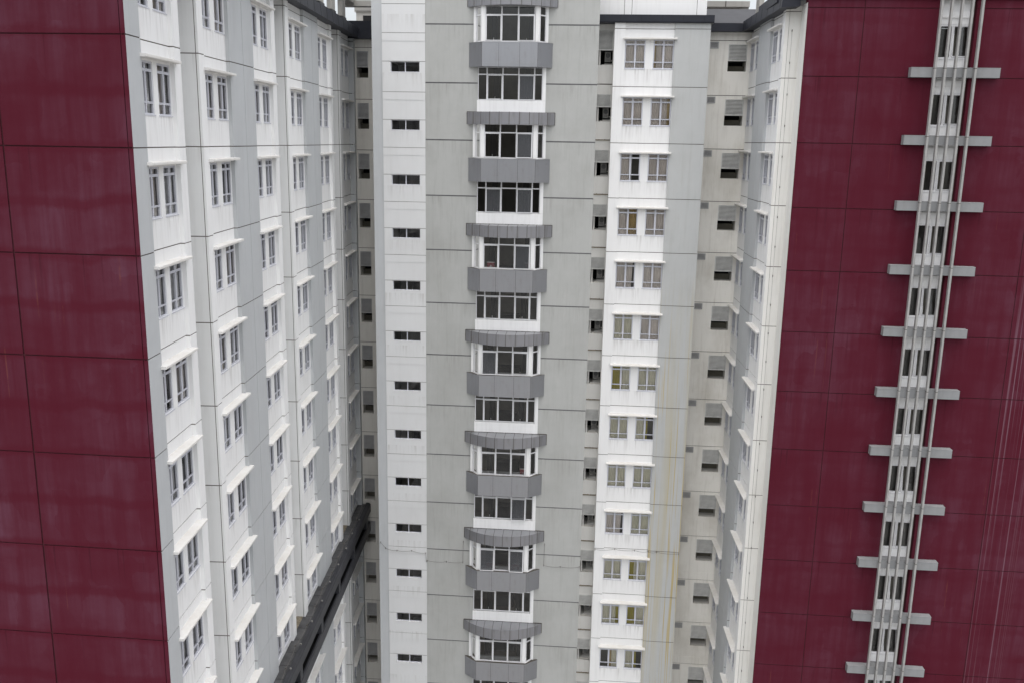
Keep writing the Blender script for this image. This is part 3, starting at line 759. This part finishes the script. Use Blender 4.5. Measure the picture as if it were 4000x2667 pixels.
ORD = ['first', 'second', 'third', 'fourth', 'fifth', 'sixth', 'seventh', 'eighth', 'ninth', 'tenth', 'eleventh', 'twelfth', 'thirteenth', 'fourteenth', 'fifteenth']
rr = random.Random(5); n_ac = 0; n_rb = 0
for k, zt_, lh in rows:
    off = .36 if k == -2 else 0
    part('louvre', lm1 if k == -2 else lm, blk, REC, (.35, .0, zt_ + off - (1.06 if k == -2 else .70)))
    zo = zt_ - 1.47
    o = part('plant_opening', om, blk, REC, (.35, .02, zo)); part('pipe', pm, o).location = (.02, 0, 0)
    if seen(REC.pt(.8, 0, zo), 20):
        t = thing('air_conditioner', 'outdoor air conditioner unit on a bracket in the tower recess, %s from the top' % ORD[n_ac], 'air conditioner', REC.pt(.80, .42, zo + .20), 'air conditioners stacked in the tower recess')
        t.rotation_euler = (0, 0, TW.a)
        for nm, me in zip(('casing', 'fan_grille', 'hose', 'bracket_shelf'), acm): part(nm, me, t)
        n_ac += 1
    zl = .13 - 3 * k
    if k >= 0 and seen(REC.pt(.8, 0, zl), 10):
        c = MB(); rr2 = random.Random(k)
        bm = bmesh.new()
        n = 26
        prof = [(.44 + .80 * i / n, .012 + .05 * abs(sin(i * .5 + k * 1.7)) * rr2.uniform(.4, 1) + (.04 if rr2.random() < .12 else 0)) for i in range(n + 1)]
        for i in range(n):
            (x0, h0), (x1, h1) = prof[i], prof[i + 1]
            c.face([(x0, -.05, 0), (x1, -.05, 0), (x1, -.03, h1), (x0, -.03, h0)], 'rubble'); c.face([(x0, -.03, h0), (x1, -.03, h1), (x1, .09, h1 * .8), (x0, .09, h0 * .8)], 'rubble')
        top('rubble_heap', c, 'strip of dusty rubble on the joint ledge in the tower recess, %s from the top' % ORD[n_rb], 'rubble', REC, (0, 0, zl + .001), 'rubble strips on the recess ledges')
        n_rb += 1

# ------------------------------------------------------------------ RIGHT CONNECTING BLOCK
rb = thing('connecting_block', 'stained beige wall with louvres and small vents beside the right wing', 'building', RR.pt(8, 0, ZB))
holes = []; rows = []
for k in range(-2, 12):
    zt_ = 2.544 - 2.99 * (k + 1); rows.append(zt_)
    holes.append((7.77, 8.80, zt_ - 1.46, zt_)); holes.append((6.72, 7.20, zt_ - .23, zt_ + .14))
gl = [(zt_ + .19, zt_ + .225) for zt_ in rows]; st = [(zt_ + .225, zt_ + .72) for zt_ in rows]
b = MB()
def fn(x, z):
    for h in holes:
        if h[0] < x < h[1] and h[2] < z < h[3]: return (.07, None)
    if inj(z, gl): return (.025, 'groove')
    return (0 if not inj(z, st) else -.012, 'rear_right')
b.hf([4.5, 11.5] + [q for h in holes for q in h[:2]], [ZB, 6.15] + zlist(gl) + zlist(st) + [q for h in holes for q in h[2:]], fn); part('wall', b, rb, RR)
lm = louvre_mesh(1.03, .90, 11).mesh('louvre'); om = opening_mesh(1.03, .56, 1.2, .6).mesh('plant_opening'); vm = louvre_mesh(.48, .37, 5, mat='louvre_dark').mesh('vent')
for zt_ in rows:
    part('louvre', lm, rb, RR, (7.77, 0, zt_ - .90)); part('plant_opening', om, rb, RR, (7.77, .03, zt_ - 1.46)); part('vent', vm, rb, RR, (6.72, 0, zt_ - .23))
b = MB(); b.box(4.5, 10.0, -.5, .02, 6.18, 6.62, 'navy'); part('eaves', b, rb, RR)
b = MB(); b.xprism([(-.3, 6.625), (1.6, 7.64), (4, 7.64), (4, 6.3), (-.3, 6.3)], 4.5, 12, 'charcoal'); part('roof', b, rb, RR)

# ------------------------------------------------------------------ RIGHT WING
rw = thing('apartment_wing', 'apartment wing whose maroon end wall carries a grey screen of bars, at right', 'building', RED_R.pt(15, 0, ZB))
js = joints(Z0R, .035); TOPR = 6.25
b = MB(); b.hf([-.62, 0], [ZB, TOPR] + zlist(js), lambda x, z: (.02, 'groove') if inj(z, js) else (0, 'white'), .4); part('pier', b, rw, RW)
b = MB(); b.hf([-9.6, -8.75], [ZB, TOPR] + zlist(js), lambda x, z: (.02, 'groove') if inj(z, js) else (0, 'white'), .4); part('pier', b, rw, RW)
b = MB(); b.hf([-5.95, -4.592, -4.568, -3.15], [ZB, TOPR] + zlist(js), lambda x, z: (.02, 'groove') if inj(z, js) or abs(x + 4.58) < .012 else (0, 'grey'), .4); part('pilaster', b, rw, RW)
for (a, c, xs_) in ((-3.15, -.62, (-3.12, -1.70)), (-8.75, -5.95, (-8.68, -7.24))):
    holes = []
    for i, k in enumerate(range(-2, 12)):
        z = Z0R - 3 * k + WBOT - .02
        if not seen(RW.pt((a + c) / 2, 0, z + .8), 300): continue
        for j, x in enumerate(xs_):
            w = 1.0; holes.append((x, x + w, z, z + WH)); window_at(rw, RW, (x, REV + .03, z), w, WH, rnd.choice(LK), variant=rnd.randrange(3))
        part('sunshade', sunshade_mesh(c - a + .16, .17, REV, .10), rw, RW, (a - .12, 0, Z0R - 3 * k - .53))
    b = MB()
    def fn(x, z):
        for h in holes:
            if h[0] < x < h[1] and h[2] < z < h[3]: return (REV + .10, None)
        return (REV + .02, 'groove') if inj(z, js) else (REV, 'white_r')
    b.hf([a, c] + [q for h in holes for q in h[:2]], [ZB, TOPR] + zlist(js) + [q for h in holes for q in h[2:]], fn); part('wall_panel', b, rw, RW)
# white return face and cheek beside the maroon wall
RF = front(45.80)
b = MB(); b.hf([9.06, 9.24, 9.256, 9.80], [ZB, TOPR + .15] + zlist(js), lambda x, z: (.015, 'groove') if inj(z, js) or 9.24 < x < 9.256 else (0, 'white_warm')); part('return_wall', b, rw, RF)
b = MB(); b.box(9.775, 9.83, .05, 1.25, ZB, TOPR + .15, 'white_warm')
part('cheek_wall', b, rw, RED_R)
# maroon end wall with window strip
SU0, SU1 = 15.62, 17.20
js2 = joints(Z0R + .01, .04, range(-2, 20))
def fn(x, z):
    if SU0 < x < SU1: return (.28, None)
    if inj(z, js2) or abs(x - 12.30) < .018 or abs(x - 20.54) < .018: return (.025, 'groove_red')
    return (0, 'maroon2')
b = MB(); b.hf([9.78, 12.282, 12.318, SU0, SU1, 20.522, 20.558, 34], [ZB, 6.55] + zlist(js2), fn, .5); part('end_wall', b, rw, RED_R)
holes = []
SH = 1.48
for k in range(-2, 12): holes.append((SU0 + .03, SU1 - .10, Z0R - 3 * k - 2.11, Z0R - 3 * k - 2.11 + SH))
b = MB()
def fn(x, z):
    for h in holes:
        if h[0] < x < h[1] and h[2] < z < h[3]: return (.36, None)
    return (.28, 'white')
b.hf([SU0, SU1] + [q for h in holes[:1] for q in h[:2]], [ZB, 6.55] + [q for h in holes for q in h[2:]], fn)
for k in range(-2, 12): b.box(SU0 + .002, SU1 - .05, .20, .278, Z0R - 3 * k - .36, Z0R - 3 * k - .10, 'white')
b.box(SU1 - .045, SU1 - .003, .24, .278, ZB, 6.5, 'groove')
part('strip_wall', b, rw, RED_R)
def screen_window_mesh():
    b = MB(); w, h, f = SU1 - SU0 - .13, SH, .045
    b.box(0, f, 0, .07, 0, h, 'white_frame'); b.box(w - f, w, 0, .07, 0, h, 'white_frame'); b.box(f, w - f, 0, .07, h - .09, h, 'white_frame'); b.box(f, w - f, 0, .07, 0, f, 'white_frame')
    b.box(w / 2 - .055, w / 2 + .04, 0, .07, f, h - .09, 'white_frame'); b.box(-.02, w + .02, -.05, .07, -.05, -.002, 'white_frame')
    b.box(w / 2 - .004, w / 2 + .0, -.003, 0, f, h - .09, 'seam')
    d = 1.6
    b.face([(-.1, d, -.6), (w + .1, d, -.6), (w + .1, d, h), (-.1, d, h)], 'room')
    for x in (-.1, w + .1): b.face([(x, .09, -.6), (x, d, -.6), (x, d, h), (x, .09, h)], 'room2')
    b.face([(-.1, .09, -.6), (w + .1, .09, -.6), (w + .1, d, -.6), (-.1, d, -.6)], 'room'); b.face([(-.1, .09, h + .01), (w + .1, .09, h + .01), (w + .1, d, h + .01), (-.1, d, h + .01)], 'room')
    b.box(.25, .42, .6, .66, -.6, h, 'room2'); b.box(w - .45, w - .25, .6, .66, -.6, h, 'room2')
    return b, w
sb, sw_ = screen_window_mesh(); sm_ = sb.mesh('screen_window')
b = MB(); b.face([(.03, .04, .03), (sw_ - .03, .04, .03), (sw_ - .03, .04, SH - .06), (.03, .04, SH - .06)], 'glass'); sp_ = b.mesh('pane')
c = MB(); cw, ch = .655, SH - .14
for q in ((0, .035, 0, ch), (cw - .035, cw, 0, ch), (.035, cw - .035, 0, .035), (.035, cw - .035, ch - .035, ch)): c.box(q[0], q[1], -.03, .0, q[2], q[3], 'white_frame')
c.face([(.04, -.015, .04), (cw - .04, -.015, .04), (cw - .04, -.015, ch - .04), (.04, -.015, ch - .04)], 'glass_bay'); csm = c.mesh('casement')
ANG = {-2: 4, -1: 3, 0: 2, 1: 2, 2: 9, 3: 3, 4: 2, 5: 8, 6: 2, 7: 9, 8: 13, 9: 3}
for k in range(-2, 11):
    o = part('screen_window', sm_, rw, RED_R, (SU0 + .03, .30, Z0R - 3 * k - 2.11)); part('pane', sp_, o)
    p = part('casement', csm, o); p.location = (sw_ / 2 + .045, -.003, .06); p.rotation_euler = (-RAD(ANG.get(k, 3)), 0, 0)
bm_ = MB(); bm_.box(14.50, 18.40, -.35, -.002, 0, .43, 'beam'); bm_.box(14.495, 18.405, -.355, -.001, .405, .435, 'beam')
bm_.box(SU0, SU1 - .05, .0, .27, .0, .40, 'beam'); bmm = bm_.mesh('screen_beam')
FUS = (15.49, 15.93, 16.37, 16.81, 17.25)
for k in range(-1, 12):
    part('screen_beam', bmm, rw, RED_R, (0, 0, Z0R - 3 * k + .005))
for u in FUS:
    f = MB()
    for k in range(-3, 12): f.box(-.045, .045, -.55, -.358, Z0R - 3 * k + .40, Z0R - 3 * (k - 1) + .37, 'fin')
    for k in range(-3, 12): f.box(-.04, .04, -.545, -.36, Z0R - 3 * k + .37, Z0R - 3 * k + .40, 'seam')
    part('screen_fin', f, rw, RED_R, (u, 0, 0))
# eaves
b = MB(); b.xprism([(.4, 6.27), (-.45, 6.20), (-.40, 6.75), (.4, 6.75)], -9.6, .9, 'navy')
x = -9
while x < .8: b.xprism([(-.452, 6.202), (-.457, 6.202), (-.407, 6.755), (-.40, 6.755)], x, x + .015, 'black'); x += 1.36
part('eaves', b, rw, RW)
b = MB(); b.box(9.5, 34, -.12, 6, 6.56, 7.3, 'navy'); b.box(8.6, 9.5, 1.3, 6, 6.56, 7.0, 'navy'); part('eaves', b, rw, RED_R)
for s in (-7.6, -4.6, -1.7):
    b = MB(); b.box(s - .5, s + .4, .15, .40, 6.78, 7.9, 'concrete'); b.box(s - .06, s - .04, .145, .16, 6.78, 7.9, 'seam'); b.box(s - .55, s + .42, .10, .45, 6.751, 6.9, 'charcoal_top'); part('roof_column', b, rw, RW)

# ------------------------------------------------------------------ rooftop blocks behind
def concrete_block(label, fr, at, w, d, h, win):
    t = thing('rooftop_block', label, 'building', fr.pt(*at)); t.rotation_euler = (0, 0, fr.a)
    b = MB(); b.box(0, w, 0, d, 0, h, 'concrete')
    for i in range(1, 4): b.box(w * i / 4 - .02, w * i / 4 + .02, -.006, .01, 0, h, 'seam')
    part('wall', b, t)
    b = MB(); b.box(-.1, w + .1, -.12, d + .1, h, h + .18, 'concrete'); part('parapet', b, t)
    for (x0, x1, z0, z1) in win:
        b = MB(); b.box(x0, x1, -.03, -.008, z0, z1, 'black'); b.box(x0 - .06, x1 + .06, -.05, -.031, z0 - .06, z0, 'alu'); part('window', b, t)
    return t
R1 = front(74); concrete_block('pale concrete rooftop block against the sky, between the left wing and the tower', R1, (-18.4, 0, ZB), 10, 8, 9.67 - ZB, [(.55, 3.0, 8.3 - ZB, 9.42 - ZB)])
R2 = front(60)
t = thing('rooftop_block', 'pale rooftop slab on posts above the dark roof beside the white penthouse', 'building', R2.pt(8, 0, 7.6))
b = MB(); b.box(3.0, 9.66, 0, 4, 8.31, 8.64, 'concrete'); b.box(8.17, 8.23, -.01, .01, 8.31, 8.64, 'seam'); part('slab', b, t, R2)
for u in (9.22, 5.6): b = MB(); b.box(u, u + .42, .2, .8, 6.2, 8.309, 'concrete'); part('post', b, t, R2)
b = MB(); b.box(5, 9.2, 1.2, 1.4, 6.2, 8.309, 'charcoal'); part('back_panel', b, t, R2)

# ------------------------------------------------------------------ cables with clips
def cable(label, fr, pts, clips=True, r=.009, mt='cable'):
    b = MB(); P = []
    for i in range(len(pts) - 1):
        a, c = Vector(pts[i]), Vector(pts[i + 1]); n = 6; hor = abs(a.x - c.x) > .4
        for j in range(n): P.append(a.lerp(c, j / n) + Vector((0, -.03 if 0 < j < n else 0, -.05 * sin(pi * j / n) if hor else 0)))
    P.append(Vector(pts[-1]))
    t = thing('cable', label, 'cable', fr.pt(*pts[0])); t.rotation_euler = (0, 0, fr.a)
    o0 = Vector(pts[0]); b.tube([p - o0 for p in P], r, mt, 5); part('wire', b, t)
    if clips:
        for p in pts:
            c = MB(); q = Vector(p) - o0
            c.box(q.x - .012, q.x + .012, q.y - .05, q.y + .03, q.z - .05, q.z + .04, 'cable'); part('clip', c, t)
zc = -24.15
cable('thin dark cable sagging across the white stair column of the tower', TW, [(-11.6, -.05, zc + .45), (-11.3, -.07, zc + .1), (-10.6, -.07, zc - .02), (-9.7, -.07, zc + .02), (-8.85, -.07, zc - .1), (-8.82, -.05, zc - .62)])
cable('thin dark cable clipped to the tower wall left of the bay windows', TW, [(-8.75, -.04, zc - .60), (-7.6, -.04, zc - .6), (-6.6, -.04, zc - .58), (-6.58, -.04, zc + .75)])
cable('thin dark cable clipped to the tower wall right of the bay windows', TW, [(-1.72, -.04, zc + .85), (-1.74, -.04, zc - .5), (-.75, -.04, zc - .55), (.38, -.04, zc - .5)])
cable('thin cable clipped along the white block under a rusty sunshade', FB, [(1.30, -.03, zc + .10), (2.5, .10, zc + .12), (3.7, .10, zc + .10), (4.5, -.03, zc + .12), (5.0, -.03, zc + .12), (6.33, -.03, zc + .08)])
cable('vertical cable with clips on the white return wall beside the right maroon wall', RF, [(9.40, -.03, 5.3 - 1.45 * i) for i in range(27)], True, .008, 'cable_pale')
cable('wire running along the top of the dark ledge on the left wing', LW, [(S0 + 2 + 1.9 * i, -.24 + .05 * sin(i * 2.1), zt - .08) for i in range(14)], True, .012)

# ------------------------------------------------------------------ chairs seen through the bay windows
def chair_meshes():
    s = MB(); s.prism([(-.21, -.2), (.21, -.2), (.21, .2), (-.21, .2)], .43, .48, 'chair_red')
    bk = MB(); bk.prism([(-.22, .17), (.22, .17), (.20, .23), (-.20, .23)], .50, .92, 'chair_red'); bk.box(-.23, .23, .165, .235, .92, .95, 'chair_metal')
    lb = MB(); lb.box(-.10, .10, .232, .236, .68, .72, 'ac_white'); lb.box(-.07, .07, .232, .236, .62, .65, 'ac_white')
    lg = MB(); lg.tube([(0, 0, 0), (0, 0, .43)], .014, 'chair_metal', 6)
    return s.mesh('seat'), bk.mesh('backrest'), lb.mesh('printed_label'), lg.mesh('leg')
chm = chair_meshes()
for (u, mI, lab) in ((-5.12, 0, 'red chair behind the left pane of the third visible bay window'), (-5.05, 0, None), (-2.98, 0, 'dark red chair at the right edge of a bay window with another chair at left'),
                     (-3.05, 2, 'red chair alone behind the right pane of a lower bay window'), (-4.95, 3, 'red chair behind the left pane of a bay window, one of two in it'), (-3.40, 3, 'red chair with white print behind the right pane of a bay window')):
    if lab is None: continue
    t = thing('chair', lab, 'chair', TW.pt(u, .02, -6 * mI - 6.90 - .62), 'red chairs behind the bay windows'); t.rotation_euler = (0, 0, TW.a + pi)
    part('seat', chm[0], t); bk = part('backrest', chm[1], t); part('printed_label', chm[2], bk)
    for x in (-.18, .18):
        for y in (-.17, .19): part('leg', chm[3], t).location = (x, y, 0)
